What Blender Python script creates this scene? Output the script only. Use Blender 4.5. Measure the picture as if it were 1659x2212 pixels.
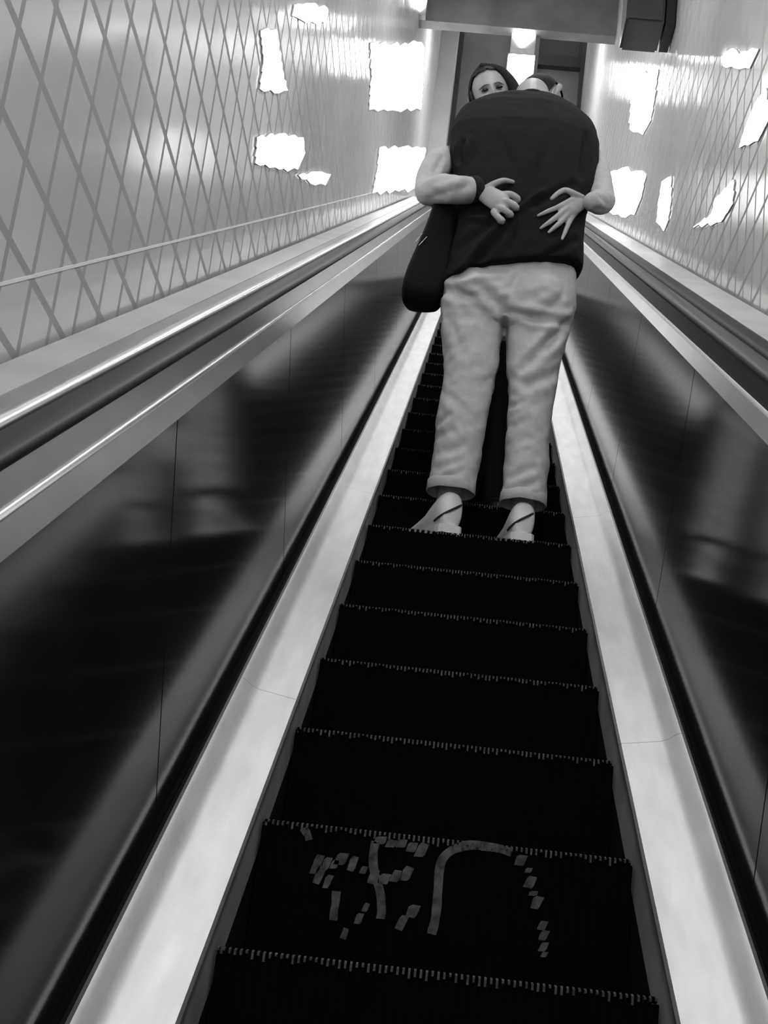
import bpy, bmesh, math, random
from mathutils import Vector, Matrix, noise
from mathutils.bvhtree import BVHTree
random.seed(7)
for o in list(bpy.data.objects): bpy.data.objects.remove(o)
sc = bpy.context.scene
COL = sc.collection

# ------------------------------------------------------------------ camera
IW, IH, F = 1659.0, 2212.0, 3300.0
M = Matrix(((0.99364078, 0.01911139, 0.11096288), (-0.10059998, -0.29195203, 0.95112757), (0.05057321, -0.956242, -0.28817283)))
cam = bpy.data.cameras.new('camera'); cam_o = bpy.data.objects.new('camera', cam); COL.objects.link(cam_o)
cam.sensor_fit = 'VERTICAL'; cam.sensor_height = 36.0; cam.lens = 36.0 * F / IH
cam.clip_start = 0.02
cam_o.matrix_world = M.transposed().to_4x4()
sc.camera = cam_o

# ------------------------------------------------------------------ light and exposure
sc.view_settings.view_transform = 'Standard'; sc.view_settings.look = 'None'
sc.view_settings.exposure = 1.15; sc.view_settings.gamma = 1.0; sc.view_settings.use_curve_mapping = False
world = bpy.data.worlds.new('hall_light'); sc.world = world; world.use_nodes = True
world.node_tree.nodes['Background'].inputs[0].default_value = (0.5, 0.5, 0.5, 1)
world.node_tree.nodes['Background'].inputs[1].default_value = 0.55
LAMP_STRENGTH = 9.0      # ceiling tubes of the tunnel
PATCH_STRENGTH = 1.4    # bright plates on the walls

# ------------------------------------------------------------------ frames
C30, S30 = math.cos(math.pi / 6), math.sin(math.pi / 6)
def inc(x, t, p): return Vector((x, C30 * t + S30 * p, S30 * t - C30 * p))   # along the incline, p below the lens
def ray(px, py): return M.transposed() @ Vector(((px - IW / 2) / F, -(py - IH / 2) / F, -1.0))
def at_y(px, py, y): r = ray(px, py); return r * (y / r.y)
def at_x(px, py, x): r = ray(px, py); return r * (x / r.x)
def at_p(px, py, p):
    r = ray(px, py); n = -S30 * r.y + C30 * r.z; return r * (-p / n)
def pix(v):
    c = M @ v; return Vector((IW / 2 + F * c.x / -c.z, IH / 2 - F * c.y / -c.z))
XC = 0.033                    # middle of the escalator
Y0, Z0 = 2.389, 0.014         # nosing of the lowest step in view
RISE, RUN = 0.2309, 0.4
XL, XR = -0.79, 0.90          # tunnel walls
T0, T1 = -1.6, 15.0

# ------------------------------------------------------------------ materials
def new_mat(name):
    m = bpy.data.materials.new(name); m.use_nodes = True
    nt = m.node_tree; return m, nt, nt.nodes['Principled BSDF']
def mat(name, g, rough=0.5, metal=0.0, var=0.0, scale=20.0, bump=0.0, bscale=60.0, spec=0.5, stretch=None, emit=0.0, coat=0.0):
    m, nt, b = new_mat(name)
    b.inputs['Base Color'].default_value = (g, g, g, 1); b.inputs['Roughness'].default_value = rough
    b.inputs['Metallic'].default_value = metal; b.inputs['Specular IOR Level'].default_value = spec
    b.inputs['Coat Weight'].default_value = coat; b.inputs['Coat Roughness'].default_value = 0.05
    tc = nt.nodes.new('ShaderNodeTexCoord'); mp = nt.nodes.new('ShaderNodeMapping')
    nt.links.new(tc.outputs['Object'], mp.inputs[0])
    if stretch: mp.inputs['Scale'].default_value = stretch
    if var:
        n = nt.nodes.new('ShaderNodeTexNoise'); n.inputs['Scale'].default_value = scale; n.inputs['Detail'].default_value = 5
        r = nt.nodes.new('ShaderNodeMapRange'); r.inputs[1].default_value = .3; r.inputs[2].default_value = .7
        r.inputs[3].default_value = g * (1 - var); r.inputs[4].default_value = min(1, g * (1 + var))
        nt.links.new(mp.outputs[0], n.inputs['Vector']); nt.links.new(n.outputs['Fac'], r.inputs[0]); nt.links.new(r.outputs[0], b.inputs['Base Color'])
    if bump:
        n = nt.nodes.new('ShaderNodeTexNoise'); n.inputs['Scale'].default_value = bscale; n.inputs['Detail'].default_value = 4
        bp = nt.nodes.new('ShaderNodeBump'); bp.inputs['Strength'].default_value = bump; bp.inputs['Distance'].default_value = 0.01
        nt.links.new(mp.outputs[0], n.inputs['Vector']); nt.links.new(n.outputs['Fac'], bp.inputs['Height']); nt.links.new(bp.outputs[0], b.inputs['Normal'])
    if emit:
        b.inputs['Emission Color'].default_value = (1, 1, 1, 1); b.inputs['Emission Strength'].default_value = emit
    return m
def tile_mat(name, g, grout, size=0.15, w=0.019, oy=0.105, oz=0.04, tilt=0.008):
    """square glazed tiles, joints level and plumb, every tile laid a touch out of true"""
    m, nt, b = new_mat(name); N = nt.nodes.new; L = nt.links.new
    tc = N('ShaderNodeTexCoord'); sp = N('ShaderNodeSeparateXYZ'); L(tc.outputs['Object'], sp.inputs[0])
    def math_n(op, a, bb=None):
        n = N('ShaderNodeMath'); n.operation = op
        for i, v in enumerate((a, bb)):
            if v is None: continue
            if isinstance(v, (int, float)): n.inputs[i].default_value = v
            else: L(v, n.inputs[i])
        return n.outputs[0]
    cells, fr = [], []
    for out, off in ((sp.outputs['Y'], oy), (sp.outputs['Z'], oz)):
        v = math_n('DIVIDE', math_n('SUBTRACT', out, off), .155 if off == oy else size)
        cells.append(math_n('FLOOR', v)); fr.append(math_n('FRACT', v))
    edge = []
    for f in fr:
        d = math_n('MINIMUM', f, math_n('SUBTRACT', 1.0, f)); edge.append(d)
    d = math_n('MINIMUM', edge[0], edge[1])
    ingrout = math_n('LESS_THAN', d, w / size / 2)
    cmb = N('ShaderNodeCombineXYZ'); L(cells[0], cmb.inputs[0]); L(cells[1], cmb.inputs[1])
    wn = N('ShaderNodeTexWhiteNoise'); wn.noise_dimensions = '3D'; L(cmb.outputs[0], wn.inputs['Vector'])
    sub = N('ShaderNodeVectorMath'); sub.operation = 'SUBTRACT'; L(wn.outputs['Color'], sub.inputs[0]); sub.inputs[1].default_value = (.5, .5, .5)
    scl = N('ShaderNodeVectorMath'); scl.operation = 'SCALE'; L(sub.outputs[0], scl.inputs[0]); scl.inputs['Scale'].default_value = tilt * 2
    nz = N('ShaderNodeTexNoise'); nz.inputs['Scale'].default_value = 9; L(tc.outputs['Object'], nz.inputs['Vector'])
    bp = N('ShaderNodeBump'); bp.inputs['Strength'].default_value = .01; bp.inputs['Distance'].default_value = .02
    pill = math_n('MINIMUM', math_n('MULTIPLY', d, 8.0), 1.0)
    hsum = math_n('ADD', math_n('MULTIPLY', nz.outputs['Fac'], .5), math_n('MULTIPLY', pill, .15)); L(hsum, bp.inputs['Height'])
    add = N('ShaderNodeVectorMath'); add.operation = 'ADD'; L(bp.outputs[0], add.inputs[0]); L(scl.outputs[0], add.inputs[1])
    nrm = N('ShaderNodeVectorMath'); nrm.operation = 'NORMALIZE'; L(add.outputs[0], nrm.inputs[0]); L(nrm.outputs[0], b.inputs['Normal'])
    tone = N('ShaderNodeMapRange'); tone.inputs[3].default_value = g * .94; tone.inputs[4].default_value = g * 1.05; L(wn.outputs['Value'], tone.inputs[0])
    mx = N('ShaderNodeMix'); mx.data_type = 'FLOAT'; L(ingrout, mx.inputs[0]); L(tone.outputs[0], mx.inputs[2]); mx.inputs[3].default_value = grout
    L(mx.outputs[0], b.inputs['Base Color'])
    mr = N('ShaderNodeMix'); mr.data_type = 'FLOAT'; L(ingrout, mr.inputs[0]); mr.inputs[2].default_value = .13; b.inputs['Specular IOR Level'].default_value = .14; mr.inputs[3].default_value = .7
    L(mr.outputs[0], b.inputs['Roughness'])
    return m
MT = dict(
    tile=tile_mat('glazed_tile', 0.62, 0.36),
    ceiling=mat('ceiling_paint', 0.5, .6, var=.06, scale=3),
    concrete=mat('concrete', 0.16, .8, var=.2, scale=6, bump=.2),
    header=mat('grey_cladding', 0.2, .45, var=.25, scale=4),
    dark_post=mat('dark_post', 0.035, .4, var=.2),
    hall=mat('hall_panel', 0.2, .5, var=.15, scale=3),
    hall_dark=mat('hall_glazing', 0.05, .25, var=.2, scale=3),
    floor=mat('floor_stone', 0.2, .4, var=.2, scale=8),
    steel=mat('brushed_steel', 0.5, .42, 1.0, var=.1, scale=5, bump=.03, bscale=8, stretch=(6, 1, 1)),
    steel_bright=mat('bright_steel', 0.9, .22, 1.0, var=.05),
    skirt=mat('skirt_steel', 0.42, .5, .15, var=.25, scale=6),
    panel=mat('dark_gloss_panel', 0.012, .11, var=.4, scale=2, spec=.75, bump=.012, bscale=3),
    bevel=mat('grey_metal', 0.28, .3, .7, var=.12, scale=5),
    outer=mat('outer_deck_metal', 0.30, .35, .6, var=.12, scale=4),
    strip=mat('pale_strip_metal', 0.5, .45, .3, var=.1, scale=4),
    darkmetal=mat('dark_metal', 0.01, .6, spec=.2, var=.2),
    rubber=mat('black_rubber', 0.006, .5, spec=.25, var=.2),
    black=mat('black_gap', 0.003, .8, spec=.1),
    step=mat('black_step', 0.0012, .7, spec=.03, var=.4),
    tooth=mat('worn_tooth', 0.035, .45, .3, var=.98, scale=70),
    paint=mat('graffiti_paint', 0.075, .8, var=.75, scale=60),
    lamp=mat('lamp_diffuser', 0.9, .5, emit=LAMP_STRENGTH),
    wall_patch=mat('bright_sheet', 0.9, .4, emit=PATCH_STRENGTH),
    housing=mat('lamp_housing', 0.45, .4),
    skin=mat('skin', 0.30, .5, var=.07, scale=30),
    skin_pale=mat('skin_pale', 0.33, .5, var=.07, scale=30),
    hair=mat('dark_hair', 0.009, .55, spec=.3, bump=.4, bscale=120, stretch=(4, 4, .6)),
    hair_brown=mat('brown_hair', 0.008, .65, spec=.2, bump=.4, bscale=120, stretch=(4, 4, .6)),
    eye=mat('eye_dark', 0.01, .2),
    brow=mat('eyebrow', 0.09, .7),
    lips=mat('lips', 0.16, .5),
    knit=mat('dark_knit', 0.008, .9, spec=.15, var=.25, scale=60, bump=.25, bscale=300),
    chino=mat('light_cotton', 0.56, .85, spec=.2, var=.06, scale=40, bump=.15, bscale=350),
    jacket=mat('light_jacket', 0.4, .75, spec=.25, var=.06, scale=30, bump=.1, bscale=150),
    dark_cloth=mat('dark_trousers', 0.008, .9, spec=.15),
    cuff=mat('black_cuff', 0.008, .8, spec=.2),
    shoe=mat('white_leather', 0.88, .5, var=.04),
    sole=mat('white_rubber', 0.86, .6),
    trimdark=mat('dark_trim', 0.01, .5),
    bag=mat('black_bag', 0.004, .7, spec=.15, bump=.2, bscale=50),
    buckle=mat('buckle', 0.5, .25, 1.0),
)

# ------------------------------------------------------------------ mesh helpers
def link(name, me, parent=None):
    o = bpy.data.objects.new(name, me); COL.objects.link(o)
    if parent: o.parent = parent
    return o
def obj(name, bm, m, parent=None, smooth=False, angle=None):
    bmesh.ops.recalc_face_normals(bm, faces=bm.faces)
    me = bpy.data.meshes.new(name); bm.to_mesh(me); bm.free()
    for p in me.polygons: p.use_smooth = smooth
    me.materials.append(MT[m] if isinstance(m, str) else m)
    if smooth and angle:
        me.set_sharp_from_angle(angle=math.radians(angle))
    o = link(name, me, parent)
    if parent is not None: o.matrix_parent_inverse = parent.matrix_world.inverted() if parent.type != 'EMPTY' else Matrix.Translation(-parent.location)
    return o
def thing(name, label, cat, loc=(0, 0, 0), group=None):
    o = bpy.data.objects.new(name, None); COL.objects.link(o); o.location = loc; o.empty_display_size = .05
    o['label'] = label; o['category'] = cat
    if group: o['group'] = group
    return o
def tag(o, label, cat, group=None):
    o['label'] = label; o['category'] = cat
    if group: o['group'] = group
    return o
def struct(o, label, cat):
    o['kind'] = 'structure'; o['label'] = label; o['category'] = cat; return o
def add_box(bm, c, s, rot=None):
    vs = []
    for x in (-.5, .5):
        for y in (-.5, .5):
            for z in (-.5, .5):
                v = Vector((x * s[0], y * s[1], z * s[2]))
                if rot: v = rot @ v
                vs.append(bm.verts.new(Vector(c) + v))
    for f in ((0, 1, 3, 2), (4, 6, 7, 5), (0, 4, 5, 1), (2, 3, 7, 6), (0, 2, 6, 4), (1, 5, 7, 3)): bm.faces.new([vs[i] for i in f])
RX30 = Matrix.Rotation(math.pi / 6, 3, 'X')
def add_prism(bm, pts, off):
    """planar outline pushed by a vector"""
    a = [bm.verts.new(p) for p in pts]; b = [bm.verts.new(p + off) for p in pts]; n = len(pts)
    bm.faces.new(a); bm.faces.new(list(reversed(b)))
    for i in range(n): bm.faces.new((a[i], a[(i + 1) % n], b[(i + 1) % n], b[i]))
def stations(ta, tb, level=0.0, step=None):
    n = max(1, int((tb - ta) / step)) if step else 1
    return [ta + (tb - ta) * i / n for i in range(n + 1)]
def add_extrude(bm, prof, ta, tb, side=1, closed=True, level=0.0):
    """cross-section [(distance from the middle, p)] run up the incline, then level"""
    rows = []
    for t in (ta, tb): rows.append([inc(XC + side * x, t, p) for x, p in prof])
    if level:
        rows.append([v + Vector((0, level, 0)) for v in rows[-1]])
    vr = [[bm.verts.new(v) for v in r] for r in rows]; n = len(prof)
    for a, b in zip(vr, vr[1:]):
        for i in range(n if closed else n - 1): bm.faces.new((a[i], a[(i + 1) % n], b[(i + 1) % n], b[i]))
    if closed:
        bm.faces.new(list(reversed(vr[0]))); bm.faces.new(vr[-1])
def ring_pts(c, ax, ay, n=28, e=2.0):
    out = []
    for i in range(n):
        a = 2 * math.pi * i / n; ca, sa = math.cos(a), math.sin(a)
        out.append(c + ax * (math.copysign(abs(ca) ** (2 / e), ca)) + ay * (math.copysign(abs(sa) ** (2 / e), sa)))
    return out
def add_loft(bm, rings, n=28):
    """rings of (centre, half-width vector, half-depth vector[, exponent])"""
    vr = []
    for r in rings:
        vr.append([bm.verts.new(p) for p in ring_pts(r[0], r[1], r[2], n, r[3] if len(r) > 3 else 2.0)])
    for a, b in zip(vr, vr[1:]):
        for i in range(n): bm.faces.new((a[i], a[(i + 1) % n], b[(i + 1) % n], b[i]))
    bm.faces.new(list(reversed(vr[0]))); bm.faces.new(vr[-1])
def add_chain(bm, pts, rad, n=14, flat=1.0, up=None):
    """tapered limb through points, rounded ends"""
    pts = [Vector(p) for p in pts]; P, R = [], []
    d0 = (pts[0] - pts[1]).normalized(); d1 = (pts[-1] - pts[-2]).normalized()
    for k in (.95, .7): P.append(pts[0] + d0 * rad[0] * k); R.append(rad[0] * math.sqrt(1 - k * k))
    P += pts; R += list(rad)
    for k in (.7, .95): P.append(pts[-1] + d1 * rad[-1] * k); R.append(rad[-1] * math.sqrt(1 - k * k))
    rings = []; ref = Vector(up) if up else None
    for i, p in enumerate(P):
        t = (P[min(i + 1, len(P) - 1)] - P[max(i - 1, 0)]).normalized()
        if ref is None: ref = t.orthogonal()
        a = (ref - t * ref.dot(t)).normalized(); ref = a; b = t.cross(a)
        rings.append((p, b * R[i], a * R[i] * flat))
    add_loft(bm, rings, n)
def catmull(pts, k=6):
    out = []; P = [pts[0]] + list(pts) + [pts[-1]]
    for i in range(1, len(P) - 2):
        for j in range(k):
            t = j / k; a, b, c, d = P[i - 1], P[i], P[i + 1], P[i + 2]
            out.append(0.5 * ((2 * b) + (c - a) * t + (2 * a - 5 * b + 4 * c - d) * t * t + (3 * b - a - 3 * c + d) * t ** 3))
    out.append(pts[-1]); return out
def smooth_chain(bm, pts, rad, k=5, **kw):
    pts = [Vector(p) for p in pts]
    pr = catmull([Vector((p.x, p.y, p.z, r)) for p, r in zip(pts, rad)], k)
    add_chain(bm, [Vector(v[:3]) for v in pr], [max(.001, v[3]) for v in pr], **kw)
def fuse(bm, voxel, it=3):
    """one continuous skin out of overlapping volumes"""
    bmesh.ops.recalc_face_normals(bm, faces=bm.faces)
    me = bpy.data.meshes.new('tmp'); bm.to_mesh(me); bm.free()
    o = bpy.data.objects.new('tmp', me); COL.objects.link(o)
    md = o.modifiers.new('r', 'REMESH'); md.mode = 'VOXEL'; md.voxel_size = voxel
    dg = bpy.context.evaluated_depsgraph_get(); dg.update()
    me2 = bpy.data.meshes.new_from_object(o.evaluated_get(dg))
    bpy.data.objects.remove(o); bpy.data.meshes.remove(me)
    out = bmesh.new(); out.from_mesh(me2); bpy.data.meshes.remove(me2)
    for _ in range(it): bmesh.ops.smooth_vert(out, verts=out.verts, factor=.5, use_axis_x=True, use_axis_y=True, use_axis_z=True)
    return out
def crease(bm, segs, amp=1.0, lump=0.0, lscale=9.0):
    """cloth folds: (x0, y0, x1, y1, width, depth) on the near side of a garment"""
    bm.normal_update()
    for v in bm.verts:
        off = 0.0
        if lump: off += lump * noise.noise(v.co * lscale) + lump * .5 * noise.noise(v.co * lscale * 2.3)
        facing = -(v.normal.dot(v.co.normalized()))
        if facing > 0.05 and segs:
            p = pix(v.co)
            for x0, y0, x1, y1, w, dep in segs:
                a = Vector((x0, y0)); b = Vector((x1, y1)); ab = b - a
                t = max(0, min(1, (p - a).dot(ab) / ab.length_squared)); d = (p - a - ab * t).length
                if d < 3.2 * w:
                    fade = .35 + .65 * math.sin(math.pi * min(1, max(0, .12 + .76 * t)))
                    off -= amp * dep * fade * (math.exp(-(d / w) ** 2) - .45 * math.exp(-((d - 1.7 * w) / w) ** 2)) * min(1, facing * 2)
        v.co += v.normal * off

# ------------------------------------------------------------------ tunnel shell
def slab_x(name, x, thick, ta, tb, pa, pb, m):
    bm = bmesh.new()
    pts = [inc(x, ta, pa), inc(x, tb, pa), inc(x, tb, pb), inc(x, ta, pb)]
    add_prism(bm, pts, Vector((thick, 0, 0))); return obj(name, bm, m)
YE = 15.8                      # end wall of the upper hall
PCEIL = -1.55
TE = 18.6
struct(slab_x('wall_left', XL, -.2, -2.0, TE, 1.6, PCEIL, 'tile'), 'glossy light grey tiled tunnel wall on the left of the escalator', 'wall')
struct(slab_x('wall_right', XR, .2, -2.0, TE, 1.6, PCEIL, 'tile'), 'glossy light grey tiled tunnel wall on the right of the escalator', 'wall')
bm = bmesh.new(); add_box(bm, inc((XL + XR) / 2, (TE - 2) / 2, PCEIL - .1), (XR - XL + .4, TE + 2, .2), RX30)
struct(obj('ceiling', bm, 'ceiling'), 'sloping pale tunnel ceiling above the escalator', 'ceiling')
bm = bmesh.new(); add_box(bm, inc((XL + XR) / 2, (T1 - 2) / 2, 1.75), (XR - XL + .4, T1 + 2, .2), RX30)
struct(obj('floor', bm, 'black'), 'dark sloping pit floor below the escalator steps', 'floor')
TOPZ = inc(0, T1, 1.182).z; TOPY = inc(0, T1, 1.182).y
bm = bmesh.new(); add_box(bm, ((XL + XR) / 2, (TOPY + YE) / 2 + .1, TOPZ - .1), (XR - XL, YE - TOPY, .2))
struct(obj('floor_landing', bm, 'floor'), 'level stone floor of the landing at the top of the escalator', 'floor')
# end wall of the upper hall, with posts and panels
zt = at_y(1130, 0, YE).z + 1.2
def rect_y(bm, x0, y0, x1, y1, y, th):
    a = at_y(x0, (y0 + y1) / 2, y); b = at_y(x1, (y0 + y1) / 2, y); c = at_y((x0 + x1) / 2, y0, y); d = at_y((x0 + x1) / 2, y1, y)
    add_box(bm, ((a.x + b.x) / 2, y - th / 2, (c.z + d.z) / 2), (abs(b.x - a.x), th, abs(c.z - d.z)))
bm = bmesh.new(); add_box(bm, ((XL + XR) / 2, YE + .1, (TOPZ + zt) / 2), (XR - XL + 1.0, .2, zt - TOPZ))
struct(obj('wall_end', bm, 'hall'), 'grey end wall of the hall above the escalator', 'wall')
def post(name, x0, x1, ytop, ybot, th, m, label):
    bm = bmesh.new(); a = at_y(x0, 150, YE); b = at_y(x1, 150, YE)
    add_box(bm, ((a.x + b.x) / 2, YE - th / 2, (TOPZ + zt) / 2), (abs(b.x - a.x), th, zt - TOPZ)); return struct(obj(name, bm, m), label, 'trim')
post('trim_1', 978, 995, 0, 0, .12, 'dark_post', 'dark upright post on the left of the end wall behind the woman')
post('trim_2', 1100, 1160, 0, 0, .10, 'header', 'broad grey pier in the middle of the end wall')
post('trim_3', 1252, 1282, 0, 0, .14, 'dark_post', 'dark upright post on the right of the end wall')
bm = bmesh.new(); rect_y(bm, 1160, 128, 1254, 152, YE, .09)
struct(obj('trim_4', bm, 'dark_post'), 'dark level rail between the pier and the right post', 'trim')
bm = bmesh.new(); rect_y(bm, 1160, 30, 1254, 130, YE, .03)
struct(obj('window_1', bm, 'hall_dark'), 'dark glazed panel above the rail of the end wall', 'window')
# lighter return of the left wall beside the left post
bm = bmesh.new(); a = at_y(905, 200, YE - .5); b = at_y(976, 200, YE - .5)
add_box(bm, ((XL + b.x) / 2, YE - .25, (TOPZ + zt) / 2), (b.x - XL, .5, zt - TOPZ))
struct(obj('wall_return_left', bm, 'ceiling'), 'pale wall return between the left wall and the dark left post', 'wall')
bm = bmesh.new(); add_prism(bm, [inc(XL, -1.5, .262), inc(XL, 13.0, .262), inc(XL, 13.0, .268), inc(XL, -1.5, .268)], Vector((.0012, 0, 0)))  # pale line laid on the tiles in place of a reflection
struct(obj('reflection_strip', bm, 'shoe'), 'thin pale strip standing in for a reflected line low on the left tiled wall', 'trim')
# soffit across the tunnel
YH = 11.3
zb = at_y(1130, 62, YH).z
bm = bmesh.new(); add_box(bm, ((XL + XR) / 2, YH + .06, zb + .6), (XR - XL, .12, 1.2))
struct(obj('soffit', bm, 'header'), 'grey soffit beam across the tunnel above the couple', 'beam')

# ------------------------------------------------------------------ escalator, fixed parts
def balustrade(side, label, joint_t):
    r = thing('balustrade', label, 'balustrade', inc(XC + side * .52, 0, 1.2))
    XW = (XC - XL if side < 0 else XR - XC) - .004
    bm = bmesh.new(); add_extrude(bm, [(.339, 1.152), (.346, 1.152), (.346, 1.5), (.339, 1.5)], T0, T1, side); obj('skirt_panel', bm, 'skirt', r)
    DP = [(.336, 1.150), (.3355, 1.141), (.340, 1.136), (.35, 1.1345), (.42, 1.122), (.437, 1.114), (.449, 1.1035), (.459, 1.0995), (.466, 1.102), (.468, 1.12), (.468, 1.16), (.36, 1.16)]
    cuts = [T0] + [tj for tj in [joint_t + .55 + 2.05 * i for i in range(-2, 8)] if T0 + .3 < tj < T1 - .3] + [T1]
    for ta, tb in zip(cuts, cuts[1:]):
        bm = bmesh.new(); add_extrude(bm, DP, ta + .0008, tb - .0008, side, level=.6 if tb == T1 else 0); obj('inner_deck', bm, 'steel', r, True, 35)
    bm = bmesh.new(); add_extrude(bm, [(.470, 1.13), (.483, 1.128), (.483, 1.2), (.470, 1.2)], T0, T1, side); obj('base_channel', bm, 'black', r)
    # gloss panels, joints plumb
    pts = [joint_t + 1.55 * i for i in range(-3, 10)]
    for a, b in zip(pts, pts[1:]):
        a = max(a, T0); b = min(b, T1)
        if b - a < .1: continue
        bm = bmesh.new()
        lo, hi = (.481, 1.15), (.556, .488)
        def P(x, p, t): # plumb edge: higher points sit further up the incline
            return inc(XC + side * x, t + (1.15 - p) * math.tan(math.pi / 6) - .19, p)
        g = .004
        pp = [P(*lo, a + g), P(*lo, b - g), P(*hi, b - g), P(*hi, a + g)]
        add_prism(bm, pp, Vector((side * .012, 0, 0))); obj('panel', bm, 'panel', r)
    bm = bmesh.new(); add_extrude(bm, [(.552, .494), (.5715, .457), (.582, .47), (.566, .50)], T0, T1, side, level=.6); obj('bevel_strip', bm, 'bevel', r)
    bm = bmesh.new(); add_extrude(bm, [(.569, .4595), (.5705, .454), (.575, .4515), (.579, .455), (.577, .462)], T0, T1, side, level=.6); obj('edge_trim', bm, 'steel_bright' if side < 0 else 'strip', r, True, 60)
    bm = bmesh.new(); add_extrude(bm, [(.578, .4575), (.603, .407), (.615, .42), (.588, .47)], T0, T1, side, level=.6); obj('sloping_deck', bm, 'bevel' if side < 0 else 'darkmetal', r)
    bm = bmesh.new(); add_extrude(bm, [(.600, .413), (.634, .408), (.634, .43), (.605, .43)], T0, T1, side, level=.6); obj('rail_channel', bm, 'black', r)
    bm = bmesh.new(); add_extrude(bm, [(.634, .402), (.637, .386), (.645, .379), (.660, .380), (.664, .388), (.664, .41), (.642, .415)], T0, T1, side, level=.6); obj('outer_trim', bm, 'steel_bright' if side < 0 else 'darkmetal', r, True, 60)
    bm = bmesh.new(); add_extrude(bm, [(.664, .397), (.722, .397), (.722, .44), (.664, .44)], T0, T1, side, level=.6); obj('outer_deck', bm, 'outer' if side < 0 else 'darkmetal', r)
    bm = bmesh.new(); add_extrude(bm, [(.722, .3945), (XW - .012, .391), (XW - .012, .44), (.722, .44)], T0, T1, side, level=.6); obj('wall_strip', bm, 'strip', r)
    bm = bmesh.new(); add_extrude(bm, [(XW - .012, .40), (XW, .40), (XW, .44), (XW - .012, .44)], T0, T1, side, level=.6); obj('wall_gap', bm, 'black', r)
    bm = bmesh.new(); add_extrude(bm, [(.3385, 1.252), (.346, 1.252), (.346, 1.5), (.3385, 1.5)], T0, T1, side); obj('skirt_lower', bm, 'black', r)  # black strip along the lower skirt
    return r
TJ_L = at_p(340, 1700, 1.12); TJ_L = TJ_L.y * C30 + TJ_L.z * S30
TJ_R = at_p(1620, 1870, 1.12); TJ_R = TJ_R.y * C30 + TJ_R.z * S30
bal_l = balustrade(-1, 'escalator side with dark gloss panels and steel deck, left of the couple', TJ_L)
bal_r = balustrade(1, 'escalator side with dark gloss panels and steel deck, right of the couple', TJ_R)
for side, lab in ((-1, 'black rubber handrail running along the left balustrade'), (1, 'black rubber handrail running along the right balustrade')):
    prof = []
    for i in range(20):
        a = 2 * math.pi * i / 20; prof.append((.590 + .029 * math.cos(a), .387 - .013 * math.copysign(abs(math.sin(a)) ** .7, math.sin(a))))
    bm = bmesh.new(); add_extrude(bm, prof, T0, T1, side, level=.6)
    tag(obj('handrail', bm, 'rubber', None, True, 50), lab, 'handrail')

# ------------------------------------------------------------------ steps
HW = .334
def ribbed(bm, along, a, b, base, depth, n=38):
    """comb of ribs over the step width; along = 'y' tread or 'z' riser"""
    xs = []; w = 2 * HW / n
    for i in range(n):
        x = XC - HW + i * w
        xs += [(x, 0), (x + w * .5, 0), (x + w * .5, 1), (x + w, 1)]
    rows = []
    for u in (a, b):
        rows.append([bm.verts.new((x, u, base - depth * k) if along == 'y' else (x, base + depth * k, u)) for x, k in xs])
    for i in range(len(xs) - 1): bm.faces.new((rows[0][i], rows[0][i + 1], rows[1][i + 1], rows[1][i]))
def make_step(k, label, group=None):
    y, z = Y0 + RUN * k, Z0 + RISE * k
    s = thing('escalator_step', label, 'step', (XC, y, z - RISE), group)
    bm = bmesh.new(); ribbed(bm, 'y', y + .012, y + RUN + .02, z, .010)
    add_box(bm, (XC, y + .016 + RUN / 2, z - .018), (2 * HW, RUN, .014)); obj('tread', bm, 'step', s)
    bm = bmesh.new(); ribbed(bm, 'z', z - RISE + .004, z - .012, y + .006, .008)
    add_box(bm, (XC, y + .021, z - RISE / 2 - .006), (2 * HW, .012, RISE - .012)); obj('riser', bm, 'step', s)
    bm = bmesh.new(); n = 76; w = 2 * HW / n
    for i in range(n):
        x = XC - HW + (i + .25) * w; j = random.uniform(-.003, .002); h = random.uniform(.005, .016)
        add_prism(bm, [Vector((x - w * .2, y + .014, z - .012)), Vector((x - w * .2, y + j, z - h)), Vector((x - w * .2, y + j, z - .003)), Vector((x - w * .2, y + .012, z)), Vector((x - w * .2, y + .02, z))], Vector((w * .4, 0, 0)))
    obj('nosing', bm, 'tooth', s)
    return s
def copy_thing(src, delta, label, group=None):
    r = src.copy(); COL.objects.link(r); r.location = src.location + delta; r['label'] = label
    if group: r['group'] = group
    elif 'group' in r: del r['group']
    for ch in src.children:
        c = ch.copy(); COL.objects.link(c); c.parent = r; c.matrix_parent_inverse = ch.matrix_parent_inverse.copy()
    return r
proto = make_step(0, 'black ribbed escalator step at the bottom of the picture, below the painted one', 'escalator steps')
names = {-1: 'lowest black escalator step, mostly below the picture edge', 1: 'black escalator step whose riser carries pale painted graffiti',
         2: 'black ribbed step directly above the graffiti step', 3: 'black ribbed step two above the graffiti step',
         4: 'black ribbed step two below the one with white shoes', 5: 'black ribbed step directly below the white shoes',
         6: 'black escalator step on which the man in white shoes stands', 7: 'dark escalator step under the woman, behind the man'}
steps = {0: proto}
KTOP = int((TOPY - Y0) / RUN)
for k in range(-3, KTOP):
    if k == 0: continue
    lab = names.get(k, 'dark escalator step further up, behind the couple' if k > 0 else 'black escalator step below the picture')
    if k < -1: continue
    steps[k] = copy_thing(proto, Vector((0, RUN * k, RISE * k)), lab, 'escalator steps')
bm = bmesh.new(); add_box(bm, (XC, TOPY - .1, TOPZ - .03), (2 * HW, .5, .06))
tag(obj('comb_plate', bm, 'skirt'), 'metal comb plate where the steps meet the landing', 'comb plate')

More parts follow.
